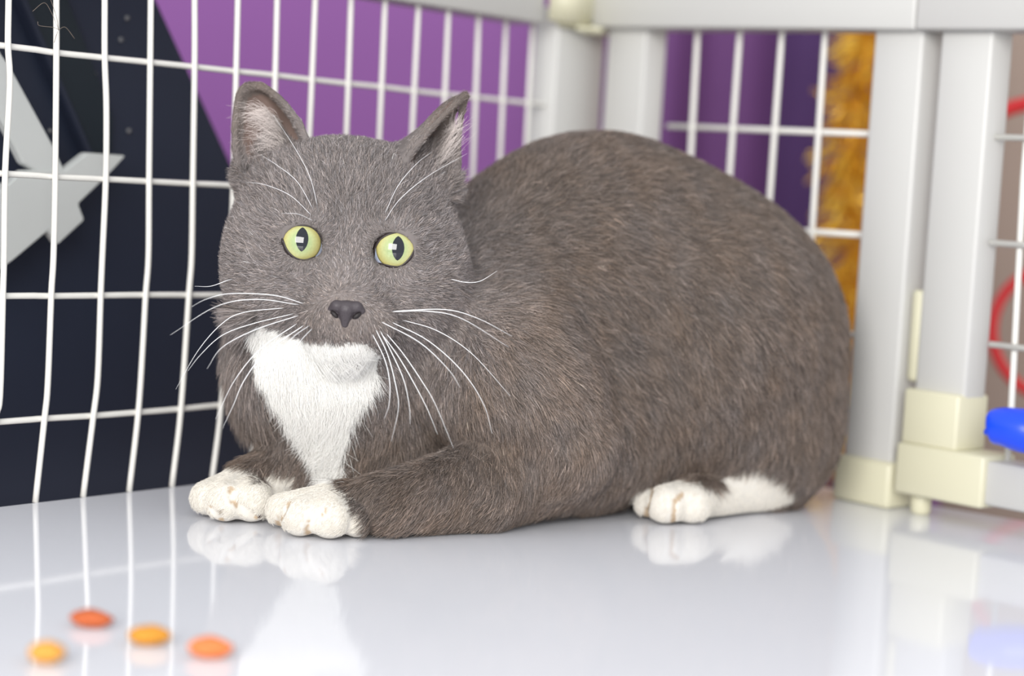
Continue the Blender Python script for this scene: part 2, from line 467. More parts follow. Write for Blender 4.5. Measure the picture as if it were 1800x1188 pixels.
# ------------------------------------------------------------------ kibble on the tray
def kibble(px, py, Lx, Ly, Lz, rot, m, label, seed):
    bm = bmesh.new(); bmesh.ops.create_icosphere(bm, subdivisions=4, radius=1.0)
    r = np.random.default_rng(seed); ph = r.uniform(0, 6, 6)
    for vv in bm.verts:
        x, y, z = vv.co
        k = 1 + 0.05 * math.sin(4 * x + ph[0]) * math.sin(5 * y + ph[1]) + 0.03 * math.sin(9 * z + ph[2] + 6 * x)
        tip = 1 - 0.30 * max(0, x) ** 2
        vv.co = (x * Lx * k, y * Ly * k * tip, (z * Lz * k * tip))
    me = bpy.data.meshes.new('kibble'); bm.to_mesh(me); bm.free()
    zmin = min(v.co.z for v in me.vertices)
    o = link('kibble', me, m)
    g = G(px, py); o.location = (g[0], g[1], -zmin); o.rotation_euler = (0, 0, rot)
    tag(o, label, 'kibble', 'cat kibble on the tray')
mk = [mat('kibble_rust', lin(186, 92, 48), 0.8, noise=0.25, scale=400, bump=0.4),
      mat('kibble_tan', lin(212, 150, 62), 0.8, noise=0.25, scale=400, bump=0.4),
      mat('kibble_ochre', lin(200, 136, 40), 0.8, noise=0.25, scale=400, bump=0.4),
      mat('kibble_orange', lin(220, 122, 66), 0.8, noise=0.25, scale=400, bump=0.4)]
kibble(161, 1102, 0.0082, 0.0055, 0.0034, -0.10, mk[0], 'reddish brown kibble, farthest back of the four pieces', 1)
kibble(82, 1166, 0.0066, 0.0055, 0.0038, 0.0, mk[1], 'yellow tan kibble nearest the left edge of the tray', 2)
kibble(263, 1134, 0.0080, 0.0050, 0.0036, 0.15, mk[2], 'ochre pointed kibble between the rust and orange pieces', 3)
kibble(370, 1156, 0.0080, 0.0056, 0.0038, 0.08, mk[3], 'orange kibble, rightmost of the four pieces', 4)

# ==================================================================================== THE CAT
H = 0.0015
LO = np.array([-0.21, 0.885, -0.004]); HI = np.array([0.235, 1.29, 0.240])
DIM = np.ceil((HI - LO) / H).astype(int)
BIG = 0.05

class Field:
    def __init__(s, lo, dim, h):
        s.lo, s.dim, s.h = np.array(lo, float), np.array(dim), h
        s.f = np.full(tuple(dim), BIG, np.float32)
    def box(s, a, b):
        i0 = np.clip(np.floor((a - s.lo) / s.h).astype(int), 0, s.dim)
        i1 = np.clip(np.ceil((b - s.lo) / s.h).astype(int) + 1, 0, s.dim)
        if np.any(i1 <= i0): return None
        sl = tuple(slice(i0[k], i1[k]) for k in range(3))
        ax = [(s.lo[k] + s.h * np.arange(i0[k], i1[k])).astype(np.float32) for k in range(3)]
        return sl, ax[0][:, None, None], ax[1][None, :, None], ax[2][None, None, :]
    def union(s, sl, d, k):
        a = s.f[sl]
        if k <= 0: s.f[sl] = np.minimum(a, d); return
        h = np.clip(0.5 + 0.5 * (d - a) / k, 0, 1)
        s.f[sl] = d + (a - d) * h - k * h * (1 - h)
    def sub(s, sl, d, k):
        a = s.f[sl]; d = -d
        h = np.clip(0.5 - 0.5 * (d - a) / k, 0, 1)
        s.f[sl] = d + (a - d) * h + k * h * (1 - h)
    def ell_d(s, c, r, yaw, X, Y, Z, pit=0.0):
        x, y, z = X - c[0], Y - c[1], Z - c[2]
        if yaw:
            ca, sa = math.cos(yaw), math.sin(yaw)
            x, y = ca * x + sa * y, -sa * x + ca * y
        if pit:
            cp, sp_ = math.cos(pit), math.sin(pit)
            x, z = cp * x + sp_ * z, -sp_ * x + cp * z
        k0 = np.sqrt((x / r[0]) ** 2 + (y / r[1]) ** 2 + (z / r[2]) ** 2) + 1e-9
        k1 = np.sqrt((x / r[0] ** 2) ** 2 + (y / r[1] ** 2) ** 2 + (z / r[2] ** 2) ** 2) + 1e-6
        return (k0 * (k0 - 1) / k1).astype(np.float32)
    def ell(s, c, r, k=0.01, yaw=0.0, sub=False, pit=0.0):
        c = np.array(c, float); r = np.array(r, float); m = r.max() + 2 * k + 0.004
        b = s.box(c - m, c + m)
        if b is None: return
        d = s.ell_d(c, r, yaw, *b[1:], pit=pit)
        (s.sub if sub else s.union)(b[0], d, k)
    def cap(s, a, b_, ra, rb, k=0.01, sub=False):
        a = np.array(a, float); b_ = np.array(b_, float); m = max(ra, rb) + 2 * k + 0.004
        b = s.box(np.minimum(a, b_) - m, np.maximum(a, b_) + m)
        if b is None: return
        X, Y, Z = b[1:]; ab = b_ - a; L2 = float(ab @ ab) + 1e-12
        t = np.clip(((X - a[0]) * ab[0] + (Y - a[1]) * ab[1] + (Z - a[2]) * ab[2]) / L2, 0, 1)
        d = np.sqrt((X - a[0] - t * ab[0]) ** 2 + (Y - a[1] - t * ab[1]) ** 2 + (Z - a[2] - t * ab[2]) ** 2) - (ra + (rb - ra) * t)
        (s.sub if sub else s.union)(b[0], d.astype(np.float32), k)
    def mesh(s):
        f = s.f; inside = f < 0
        nx, ny, nz = f.shape
        cnt = np.zeros((nx - 1, ny - 1, nz - 1), np.int8)
        for dx in (0, 1):
            for dy in (0, 1):
                for dz in (0, 1):
                    cnt += inside[dx:nx - 1 + dx, dy:ny - 1 + dy, dz:nz - 1 + dz]
        act = (cnt > 0) & (cnt < 8)
        ijk = np.argwhere(act)
        idx = np.full(act.shape, -1, np.int32); idx[act] = np.arange(len(ijk))
        acc = np.zeros((len(ijk), 3)); n = np.zeros(len(ijk))
        for ax in range(3):
            o1, o2 = [a for a in range(3) if a != ax]
            for p in (0, 1):
                for q in (0, 1):
                    off = np.zeros(3, int); off[o1] = p; off[o2] = q
                    a = ijk + off; b = a.copy(); b[:, ax] += 1
                    fa = f[a[:, 0], a[:, 1], a[:, 2]]; fb = f[b[:, 0], b[:, 1], b[:, 2]]
                    cr = (fa < 0) != (fb < 0)
                    t = np.where(cr, fa / np.where(cr, fa - fb, 1), 0)
                    pt = a.astype(float); pt[:, ax] += t
                    acc += np.where(cr[:, None], pt, 0); n += cr
        V = s.lo + s.h * acc / n[:, None]
        Q = []
        for ax in range(3):
            o1, o2 = (ax + 1) % 3, (ax + 2) % 3
            sa = [slice(None)] * 3; sb = [slice(None)] * 3
            sa[ax] = slice(0, -1); sb[ax] = slice(1, None)
            A = inside[tuple(sa)]; B = inside[tuple(sb)]
            e = np.argwhere(A != B)
            e = e[(e[:, o1] > 0) & (e[:, o2] > 0) & (e[:, o1] < f.shape[o1] - 1) & (e[:, o2] < f.shape[o2] - 1)]
            fl = A[e[:, 0], e[:, 1], e[:, 2]]
            def cell(d1, d2):
                c = e.copy(); c[:, o1] -= d1; c[:, o2] -= d2
                return idx[c[:, 0], c[:, 1], c[:, 2]]
            q = np.stack([cell(1, 1), cell(0, 1), cell(0, 0), cell(1, 0)], 1)
            q[~fl] = q[~fl][:, ::-1]
            Q.append(q)
        return V, np.vstack(Q)

def np_mesh(name, V, Q):
    me = bpy.data.meshes.new(name)
    me.vertices.add(len(V)); me.vertices.foreach_set('co', V.astype(np.float32).ravel())
    k = Q.shape[1]
    me.loops.add(len(Q) * k); me.loops.foreach_set('vertex_index', Q.astype(np.int32).ravel())
    me.polygons.add(len(Q)); me.polygons.foreach_set('loop_start', np.arange(0, len(Q) * k, k, dtype=np.int32))
    me.update(calc_edges=True); me.validate()
    return me

fd = Field(LO, DIM, H)
YAW = 0.62                                          # body axis turned away from the camera
bx = lambda x, y, z: np.array([x, y, z])

# --- trunk
fd.ell(bx(0.107, 1.138, 0.086), (0.086, 0.082, 0.091), 0.03, YAW)           # rump
fd.ell(bx(0.048, 1.117, 0.106), (0.106, 0.078, 0.0985), 0.03, YAW, pit=-0.16)  # arched back
fd.ell(bx(-0.004, 1.080, 0.082), (0.080, 0.066, 0.078), 0.03, YAW)          # ribs and withers
fd.ell(P(602, 670, 1.042), (0.050, 0.052, 0.054), 0.025)
fd.ell(P(645, 780, 1.050), (0.042, 0.050, 0.046), 0.025)                     # chest
fd.ell(P(585, 615, 1.012), (0.046, 0.042, 0.040), 0.02)                     # throat ruff
fd.ell(P(508, 632, 1.035), (0.022, 0.028, 0.036), 0.02)                     # far shoulder
fd.ell(G(1030, 900, 0.045), (0.06, 0.04, 0.042), 0.03, YAW)                 # belly
# --- haunch
fd.ell(P(1262, 610, 1.092), (0.060, 0.046, 0.070), 0.012, YAW, pit=-0.2)
fd.ell(P(1330, 760, 1.120), (0.050, 0.040, 0.045), 0.02, YAW)
# --- near foreleg
fd.cap(P(880, 640, 1.025), P(985, 780, 1.018), 0.044, 0.028, 0.016)
fd.ell(P(910, 690, 1.008), (0.040, 0.030, 0.036), 0.014, 0.3)
fd.cap(G(1000, 908, 0.031), G(840, 930, 0.0225), 0.0270, 0.0215, 0.010)
fd.cap(G(840, 930, 0.0225), G(680, 942, 0.0155), 0.0215, 0.0150, 0.008)
# --- far foreleg
fd.cap(P(570, 800, 1.040), G(440, 905, 0.016), 0.023, 0.013, 0.012)
# --- near front paw
pc = G(590, 934, 0.0130)
fd.cap(G(680, 940, 0.0150), pc, 0.0140, 0.0110, 0.006)
for tx, ty, tz, tr in ((495, 930, 0.0095, 0.0082), (526, 944, 0.0100, 0.0096), (578, 948, 0.0105, 0.0102), (626, 946, 0.0092, 0.0088)):
    fd.cap(G(tx, ty, tz), pc * 0.8 + G(tx, ty, tz) * 0.2 + bx(0, 0, 0.001), tr, 0.0100, 0.0026)
# --- far front paw
pc2 = G(428, 902, 0.0130)
fd.cap(G(470, 895, 0.015), pc2, 0.013, 0.0115, 0.006)
for tx, ty, tz, tr in ((364, 909, 0.0098, 0.0088), (394, 919, 0.0105, 0.0098), (440, 919, 0.0110, 0.0105), (474, 908, 0.0098, 0.0085)):
    fd.cap(G(tx, ty, tz), pc2 * 0.8 + G(tx, ty, tz) * 0.2 + bx(0, 0, 0.001), tr, 0.0104, 0.0026)
fd.ell(G(494, 893, 0.0170), (0.0085, 0.009, 0.0070), 0.002)                 # dew claw pad
# --- hind foot
hp_ = G(1228, 914, 0.0120)
fd.cap(hp_, G(1372, 893, 0.0130), 0.0110, 0.0128, 0.006)
for tx, ty, tz, tr in ((1138, 914, 0.0095, 0.0080), (1168, 922, 0.0108, 0.0102), (1214, 921, 0.0105, 0.0102)):
    fd.cap(G(tx, ty, tz), hp_ + bx(0, 0, 0.001), tr, 0.0105, 0.0014)

# --- head
fd.cap(P(612, 470, 1.02), P(650, 560, 1.07), 0.044, 0.055, 0.03)            # neck
fd.ell(P(606, 400, 1.004), (0.0535, 0.046, 0.0415), 0.012)                  # skull
fd.ell(P(607, 332, 0.998), (0.0420, 0.032, 0.0225), 0.012)                  # brow
for px, py in ((468, 470), (742, 482)):
    fd.ell(P(px, py, 0.996), (0.0200, 0.030, 0.0270), 0.018)                # cheeks
for px, py in ((500, 520), (712, 530)):
    fd.ell(P(px, py, 0.990), (0.0180, 0.024, 0.0170), 0.016)                # jowls
fd.ell(P(606, 500, 0.978), (0.0300, 0.024, 0.0300), 0.014)                  # mid face
fd.cap(P(612, 430, 0.974), P(609, 530, 0.9535), 0.0180, 0.0160, 0.010)      # nose bridge
for px, py in ((572, 563), (643, 568)):
    fd.ell(P(px, py, 0.953), (0.0140, 0.0130, 0.0100), 0.010)               # whisker pads
fd.ell(P(606, 602, 0.962), (0.0150, 0.0120, 0.0095), 0.014)                 # chin
for px, py in ((520, 383), (706, 396)):
    fd.ell(P(px, py, 0.968), (0.0170, 0.0110, 0.0070), 0.008)               # brow ridges
for px, py in ((520, 472), (706, 483)):
    fd.ell(P(px, py, 0.969), (0.0150, 0.0110, 0.0070), 0.008)               # under the eyes
EYES = [(P(531, 427, 0.9665), 0.0122), (P(694, 439, 0.9665), 0.0122)]

# --- ears: curved sheets of small spheres
def sheet(edgeA, edgeB, mid, n=26, r0=0.0021, r1=0.0012):
    A = catmull(edgeA, 12); B = catmull(edgeB, 12); out = []
    for i in range(n):
        v = i / (n - 1)
        a = A[min(int(v * (len(A) - 1) + 0.5), len(A) - 1)]; b = B[min(int(v * (len(B) - 1) + 0.5), len(B) - 1)]
        w = np.linalg.norm(a - b); m_ = max(3, int(w / 0.0018) + 2)
        for u in np.linspace(0, 1, m_):
            p = a * (1 - u) + b * u + mid * (4 * u * (1 - u)) * (1 - v) ** 0.7
            out.append((p, r0 + (r1 - r0) * v, u, v))
    return out
earL = sheet([P(548, 275, 0.992), P(528, 222, 0.993), P(498, 180, 0.997), P(468, 156, 1.000), P(452, 150, 1.001)],
             [P(432, 330, 1.000), P(414, 262, 0.990), P(414, 205, 0.992), P(421, 166, 0.997), P(432, 151, 1.000)],
             np.array([0.004, 0.026, 0.002]))
earR = sheet([P(700, 302, 0.982), P(735, 252, 0.978), P(775, 208, 0.982), P(803, 180, 0.988), P(818, 167, 0.992)],
             [P(797, 345, 0.998), P(803, 285, 1.000), P(806, 235, 0.999), P(812, 195, 0.996), P(819, 168, 0.993)],
             np.array([-0.017, 0.026, 0.002]))
for p, r, u, v in earL + earR:
    fd.ell(p, (r, r, r), 0.0022)
# ear bases
fd.ell(P(482, 305, 1.010), (0.020, 0.014, 0.018), 0.012)
fd.ell(P(738, 315, 1.010), (0.017, 0.016, 0.018), 0.012)
# eye sockets
for c, r in EYES:
    fd.ell(c, (r * 1.07, r * 1.07, r * 1.07), 0.006)
for (c, r), (ex, ey) in zip(EYES, ((534, 427), (690, 440))):
    d_ = nrm(CAM - c)
    fd.ell(P(ex, ey, (c - CAM) @ F_) + d_ * 0.008, (0.0098, 0.0160, 0.0085), 0.001, sub=True)
for dd_ in (0.946, 0.951, 0.956):
    fd.cap(P(553, 440, dd_), P(568, 451, dd_), 0.0032, 0.0016, 0.001, sub=True)      # inner eye corners
    fd.cap(P(671, 453, dd_), P(658, 463, dd_), 0.0032, 0.0016, 0.001, sub=True)
# flat underside
b = fd.box(LO, bx(HI[0], HI[1], 0.02))
fd.f[b[0]] = np.maximum(fd.f[b[0]], (0.0006 - b[3]))

V, Q = fd.mesh()
# keep the largest connected piece only
def lab_prop(Q, n):
    lab = np.arange(n)
    while True:
        m_ = lab[Q].min(1); new = lab.copy()
        for k in range(4): np.minimum.at(new, Q[:, k], m_)
        new = new[new]
        if np.array_equal(new, lab): return lab
        lab = new
lab = lab_prop(Q, len(V))
big = np.bincount(lab).argmax()
keep = lab == big
remap = np.cumsum(keep) - 1
Q = remap[Q[keep[Q[:, 0]]]]; V = V[keep]

# light smoothing
def smooth(V, Q, it):
    e = np.vstack([Q[:, [0, 1]], Q[:, [1, 2]], Q[:, [2, 3]], Q[:, [3, 0]]])
    for _ in range(it):
        s = np.zeros_like(V); c = np.zeros(len(V))
        for k in (0, 1):
            for d in range(3): s[:, d] += np.bincount(e[:, k], V[e[:, 1 - k], d], len(V))
            c += np.bincount(e[:, k], minlength=len(V))
        V = V * 0.5 + 0.5 * s / c[:, None]
    return V
V = smooth(V, Q, 2)
V[:, 2] = np.maximum(V[:, 2], 0.0005)

bvh = BVHTree.FromPolygons([tuple(p) for p in V], [tuple(int(i) for i in q) for q in Q])
def hit(px, py):
    d = Vector(nrm(P(px, py, 1.0) - CAM)); h_ = bvh.ray_cast(Vector(CAM), d)
    return np.array(h_[0]) if h_[0] is not None else P(px, py, 0.96)
# grooves between the toes
CREASE = [[(506, 884), (495, 906), (490, 924), (490, 936)], [(570, 896), (552, 908), (543, 926), (542, 944)],
          [(407, 856), (406, 868), (409, 880)], [(370, 892), (380, 905), (391, 917)], [(416, 886), (434, 898), (450, 910)],
          [(1152, 850), (1140, 880), (1136, 908)], [(1200, 868), (1187, 884), (1184, 920)]]
cre = []
for cl in CREASE:
    for q in catmull([np.array((*q_, 0.0)) for q_ in cl], 14): cre.append(hit(q[0], q[1]))
cre = np.array(cre)
for cp in cre:
    c0_ = pc if (cp[1] < 1.0 and cp[0] > P(466, 900, 0.96)[0]) else (pc2 if cp[1] < 1.01 else hp_)
    dv_ = np.linalg.norm(V - cp, axis=1); m_ = dv_ < 0.004
    V[m_] += 0.00045 * np.exp(-(dv_[m_] / 0.0016) ** 2)[:, None] * nrm(c0_ + bx(0, 0.004, 0) - cp)
cre_a, cre_b = cre[cre[:, 1] < 1.01], cre[cre[:, 1] >= 1.01]

# --- markings (world x-z outlines)
def xz(pts, d): return np.array([P(x, y, d)[[0, 2]] for x, y in pts])
BIB = xz([(440, 566), (470, 568), (500, 576), (530, 588), (560, 588), (605, 591), (650, 590), (668, 598), (672, 620), (655, 660), (632, 705), (614, 750), (604, 800), (604, 860), (575, 870), (556, 840), (543, 800), (518, 760), (493, 720), (466, 680), (450, 640)], 0.985)
PAWN = xz([(440, 965), (450, 850), (500, 832), (578, 842), (606, 866), (640, 903), (656, 960)], 0.955)
PAWF = xz([(315, 945), (315, 830), (380, 812), (440, 822), (462, 842), (482, 828), (515, 838), (530, 870), (500, 945)], 0.99)
PAWH = xz([(1098, 945), (1108, 850), (1180, 826), (1235, 845), (1255, 856), (1290, 832), (1335, 818), (1378, 840), (1415, 872), (1425, 900), (1250, 945)], 1.07)
def inpoly(x, z, poly):
    ins = np.zeros(len(x), bool); j = len(poly) - 1
    for i in range(len(poly)):
        xi, zi = poly[i]; xj, zj = poly[j]
        c = ((zi > z) != (zj > z)) & (x < (xj - xi) * (z - zi) / (zj - zi + 1e-12) + xi)
        ins ^= c; j = i
    return ins
_nd = nrm(rng.normal(size=(24, 3))); _np_ = rng.uniform(0, 6.28, 24)
def noise(p, scale, lo=0, hi=8):
    s = np.zeros(len(p))
    for k in range(lo, hi): s += np.sin((p @ _nd[k]) * scale * (1 + 0.35 * (k - lo)) + _np_[k])
    return s / (hi - lo) * 1.6
HEADC = P(606, 430, 1.0)
earLp = np.array([e[0] for e in earL]); earRp = np.array([e[0] for e in earR])
earEdge = np.array([e[0] for e in earL + earR if e[2] < 0.02 or e[2] > 0.98 or e[3] > 0.96])
GA, GB, GC = np.array(lin(126, 119, 117)[:3]), np.array(lin(107, 96, 89)[:3]), np.array(lin(245, 243, 239)[:3])
PAWC = np.array(lin(230, 225, 216)[:3])          # paws are a touch creamier than the bib
EARIN = np.array(lin(122, 104, 97)[:3])
def near(p, pts, lim):
    """min distance to a small point set (only exact below lim)"""
    c0 = pts.min(0) - lim; c1 = pts.max(0) + lim
    out = np.full(len(p), 1.0)
    m_ = np.all((p > c0) & (p < c1), 1); ii = np.where(m_)[0]
    for s in range(0, len(ii), 4000):
        j = ii[s:s + 4000]
        out[j] = np.sqrt(((p[j][:, None, :] - pts[None]) ** 2).sum(2)).min(1)
    return out
def regions(p, nr):
    """0 coat, 1 bib, 2/3/4 paws, 5/6 ears"""
    jit = np.stack([noise(p, 900, 0, 6), noise(p, 900, 6, 12)], 1) * 0.0011 + rng.normal(0, 0.0006, (len(p), 2))
    x, z, y = p[:, 0] + jit[:, 0], p[:, 2] + jit[:, 1], p[:, 1]
    reg = np.zeros(len(p), int)
    reg[inpoly(x, z, BIB) & (y < 1.035) & (nr[:, 1] < 0.3)] = 1
    reg[inpoly(x, z, PAWF) & (y < 1.02) & (y > 0.945) & (z < 0.045)] = 3
    reg[inpoly(x, z, PAWN) & (y < 0.985) & (z < 0.045) & ~((x < P(470, 900, 0.97)[0]) & (y > 0.965))] = 2
    reg[inpoly(x, z, PAWH) & (y < 1.14) & (z < 0.045)] = 4
    dl = near(p, earLp, 0.012); dr = near(p, earRp, 0.012)
    reg[(dl < 0.0055) & (z > P(480, 300, 1)[2])] = 5
    reg[(dr < 0.0055) & (z > P(750, 300, 1)[2])] = 6
    return reg
FACL, FACR = nrm(np.array([-0.15, -1, 0.1])), nrm(np.array([0.85, -0.45, 0.0]))
# paler and darker coat fields, shoulder highlights and forearm crease shade painted in too
COAT_SHADING = [(P(930, 690, 0.99), 0.030, 0.28), (P(1030, 830, 1.02), 0.022, 0.22), (P(740, 905, 0.965), 0.018, 0.22), (P(840, 785, 0.985), 0.018, -0.20),
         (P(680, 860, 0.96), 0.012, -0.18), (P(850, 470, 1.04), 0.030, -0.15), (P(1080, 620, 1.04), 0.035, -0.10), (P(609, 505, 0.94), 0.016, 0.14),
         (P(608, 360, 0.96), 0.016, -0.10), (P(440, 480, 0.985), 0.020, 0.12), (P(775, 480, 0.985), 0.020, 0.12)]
def base_color(p, nr, reg):
    hd = np.linalg.norm(p - HEADC, axis=1)
    t = np.clip((hd - 0.055) / 0.05, 0, 1)[:, None]
    c = GA * (1 - t) + GB * t
    wr = np.clip((p[:, 0] - 0.0) / 0.10, 0, 1)[:, None]
    n1 = noise(p, 260, 8, 16)[:, None]; n2 = noise(p, 90, 14, 22)[:, None]
    c = c * (1 + 0.10 * n1 + 0.06 * n2)
    c = c * (1 + np.array([0.04, 0.0, -0.05]) * noise(p, 130, 2, 9)[:, None] * t)
    for (a_, s_, g_) in COAT_SHADING:
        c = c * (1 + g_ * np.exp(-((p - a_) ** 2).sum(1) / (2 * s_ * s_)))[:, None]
    w = (reg >= 1) & (reg <= 4)
    c[w] = GC
    c[(reg >= 2) & (reg <= 4)] = PAWC
    edge_ = np.minimum(near(p, earEdge, 0.012), 1.0)
    inn = (((reg == 5) & (nr @ FACL > 0.2)) | ((reg == 6) & (nr @ FACR > 0.3))) & (edge_ > 0.0055)
    c[inn] = EARIN
    return c, inn

me = np_mesh('body', V, Q)
nv = np.empty(len(V) * 3, np.float32); me.vertices.foreach_get('normal', nv); NV = nv.reshape(-1, 3).astype(float)
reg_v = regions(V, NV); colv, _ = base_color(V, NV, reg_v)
for k0 in (cre_a, cre_b):
    colv[near(V, k0, 0.006) < 0.0016] = np.array(lin(200, 178, 152)[:3])
EYEX = [c for c, r in EYES]
for c in EYEX:
    dd = np.sqrt(((V - c) ** 2).sum(1))
    colv[dd < 0.0118] = np.array(lin(58, 48, 46)[:3])
at = me.attributes.new('col', 'FLOAT_COLOR', 'POINT')
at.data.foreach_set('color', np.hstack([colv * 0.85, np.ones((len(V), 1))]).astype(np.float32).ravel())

def attr_mat(name, hair, g0=0.60, g1=1.40):
    m = bpy.data.materials.new(name); m.use_nodes = True; nt = m.node_tree; b = nt.nodes['Principled BSDF']
    a = nt.nodes.new('ShaderNodeAttribute'); a.attribute_name = 'col'
    b.inputs['Roughness'].default_value = 0.55 if hair else 0.8
    b.inputs['Specular IOR Level'].default_value = 0.25 if hair else 0.1
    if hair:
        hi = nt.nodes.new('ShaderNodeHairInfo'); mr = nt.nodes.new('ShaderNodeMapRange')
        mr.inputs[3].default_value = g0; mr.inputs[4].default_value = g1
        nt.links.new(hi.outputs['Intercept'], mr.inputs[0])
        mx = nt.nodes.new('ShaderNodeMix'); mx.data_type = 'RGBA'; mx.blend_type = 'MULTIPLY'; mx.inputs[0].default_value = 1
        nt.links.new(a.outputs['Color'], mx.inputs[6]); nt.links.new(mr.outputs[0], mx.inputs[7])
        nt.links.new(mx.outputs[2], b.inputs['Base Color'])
    else:
        nt.links.new(a.outputs['Color'], b.inputs['Base Color'])
    return m
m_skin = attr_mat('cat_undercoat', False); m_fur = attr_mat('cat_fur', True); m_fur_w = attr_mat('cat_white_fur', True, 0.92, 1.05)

cat = empty('cat', (0.03, 1.08, 0.0))
tag(cat, 'grey and white short haired cat crouching on the white tray', 'cat')
body = link('body', me, m_skin, cat)

# --- fur
tri = np.vstack([Q[:, [0, 1, 2]], Q[:, [0, 2, 3]]])
e1, e2 = V[tri[:, 1]] - V[tri[:, 0]], V[tri[:, 2]] - V[tri[:, 0]]
ar = 0.5 * np.linalg.norm(np.cross(e1, e2), axis=1)
ctr = V[tri].mean(1); ntri = nrm(np.cross(e1, e2))
hd = np.linalg.norm(ctr - HEADC, axis=1)
dens = np.where(hd < 0.075, 6.0e6, 2.4e6)                       # hairs per square metre
dens = np.where(ctr[:, 1] < 1.0, np.maximum(dens, 3.6e6), dens)
dens = np.where((ctr[:, 2] < 0.035) & (ctr[:, 1] < 1.0), 4.5e6, dens)
away = (ntri @ nrm(np.array([0.1, 1.0, 0.0]))) > 0.35
dens = np.where(away, dens * 0.35, dens)
dens = np.where((ctr[:, 2] < 0.004) | (ntri[:, 2] < -0.85), 0, dens)
cnt = rng.poisson(ar * dens * FUR)
ti = np.repeat(np.arange(len(tri)), cnt)
r1, r2 = rng.random(len(ti)), rng.random(len(ti)); sw = r1 + r2 > 1
r1[sw], r2[sw] = 1 - r1[sw], 1 - r2[sw]
root = V[tri[ti, 0]] + r1[:, None] * e1[ti] + r2[:, None] * e2[ti]
w0_ = 1 - r1 - r2
nr = nrm(NV[tri[ti, 0]] * w0_[:, None] + NV[tri[ti, 1]] * r1[:, None] + NV[tri[ti, 2]] * r2[:, None])

# eye openings (world x-z) stay bare
EYE_L = [(496, 415), (498, 407), (509, 399), (528, 397), (544, 399), (556, 407), (563, 418), (566, 430), (568, 442), (570, 453), (554, 451), (536, 456), (519, 452), (505, 438)]
EYE_R = [(660, 436), (666, 426), (671, 420), (683, 413), (699, 409), (714, 410), (724, 416), (728, 428), (726, 442), (716, 457), (703, 467), (689, 467), (676, 464), (664, 462), (655, 467), (658, 451)]
bare = np.zeros(len(root), bool); eyed = np.full(len(root), 1.0); eyedir = np.zeros_like(root)
for outline, (c, r) in zip((EYE_L, EYE_R), EYES):
    o_ = xz(outline, 0.958); cc = o_.mean(0)
    o2 = cc + (o_ - cc) * 1.06
    bare |= inpoly(root[:, 0], root[:, 2], o2) & (root[:, 1] < 0.985)
    dv = root - np.array([cc[0], 0.958, cc[1]]); dl = np.linalg.norm(dv, axis=1)
    m_ = dl < eyed
    eyed = np.where(m_, dl, eyed); eyedir[m_] = nrm(dv[m_])
nose_c = P(608, 552, 0.9335)
noseD = np.linalg.norm(root - nose_c, axis=1)
nose_poly = xz([(580, 538), (590, 534), (626, 535), (638, 541), (632, 552), (619, 562), (612, 573), (604, 573), (597, 562), (585, 552)], 0.938)
bare |= inpoly(root[:, 0], root[:, 2], nose_poly) & (root[:, 1] < 0.955)
k_ = ~bare
root, nr, eyed, eyedir, noseD = root[k_], nr[k_], eyed[k_], eyedir[k_], noseD[k_]
reg = regions(root, nr)

# combing directions
anch = []
def comb(a, b, sig, wgt=1.0):
    a = P(*a); b = P(*b); anch.append((a, nrm(b - a), sig, wgt))
comb((860, 330, 1.05), (1000, 300, 1.15), 0.05)
comb((1000, 300, 1.06), (1130, 340, 1.14), 0.06)
comb((1200, 350, 1.08), (1330, 450, 1.16), 0.06)
comb((1400, 500, 1.10), (1440, 700, 1.14), 0.06)
comb((1250, 600, 1.06), (1330, 800, 1.08), 0.06)
comb((1050, 600, 1.05), (1180, 720, 1.09), 0.06)
comb((1400, 780, 1.10), (1400, 880, 1.10), 0.05)
comb((850, 550, 1.02), (960, 660, 1.05), 0.05)
comb((780, 680, 0.99), (860, 780, 1.00), 0.04)
comb((930, 720, 1.00), (1050, 780, 1.02), 0.04)
comb((1000, 850, 1.01), (900, 880, 1.00), 0.035)
comb((850, 850, 0.99), (720, 880, 0.97), 0.035)
comb((700, 880, 0.96), (600, 900, 0.945), 0.03)
comb((560, 900, 0.945), (500, 930, 0.93), 0.025)
comb((560, 650, 0.99), (570, 780, 0.99), 0.04, 1.3)
comb((460, 620, 1.00), (440, 740, 1.01), 0.035)
comb((700, 680, 0.99), (680, 800, 0.99), 0.03)
comb((520, 800, 1.01), (430, 870, 0.99), 0.03)
comb((410, 870, 0.985), (350, 910, 0.97), 0.025)
comb((1200, 880, 1.04), (1150, 920, 1.03), 0.025)
comb((1330, 860, 1.07), (1230, 890, 1.05), 0.025)
D = np.zeros_like(root)
for a, d, s, w in anch:
    D += (w * np.exp(-((root - a) ** 2).sum(1) / (2 * s * s)))[:, None] * d
D += 1e-4 * np.array([0.6, 0.5, -0.6])
D = nrm(D)
hd = np.linalg.norm(root - HEADC, axis=1)
hw = np.clip((0.074 - hd) / 0.012, 0, 1)
hw = np.where(reg == 1, np.where(root[:, 2] > P(600, 592, 0.96)[2] - 0.004, hw * 0.5, 0), hw)
rad = nrm(root - (nose_c + bx(0, -0.02, -0.004)))
D = nrm(D * (1 - hw[:, None]) + rad * hw[:, None])
ew = np.clip((0.019 - eyed) / 0.007, 0, 1) * (hd < 0.08)
D = nrm(D * (1 - ew[:, None]) + eyedir * ew[:, None])
tipL, tipR = P(440, 148, 1.0), P(820, 165, 0.992)
for rg, tp in ((5, tipL), (6, tipR)):
    m_ = reg == rg; D[m_] = nrm(tp - root[m_] + 0.004 * rng.normal(size=(m_.sum(), 3)))
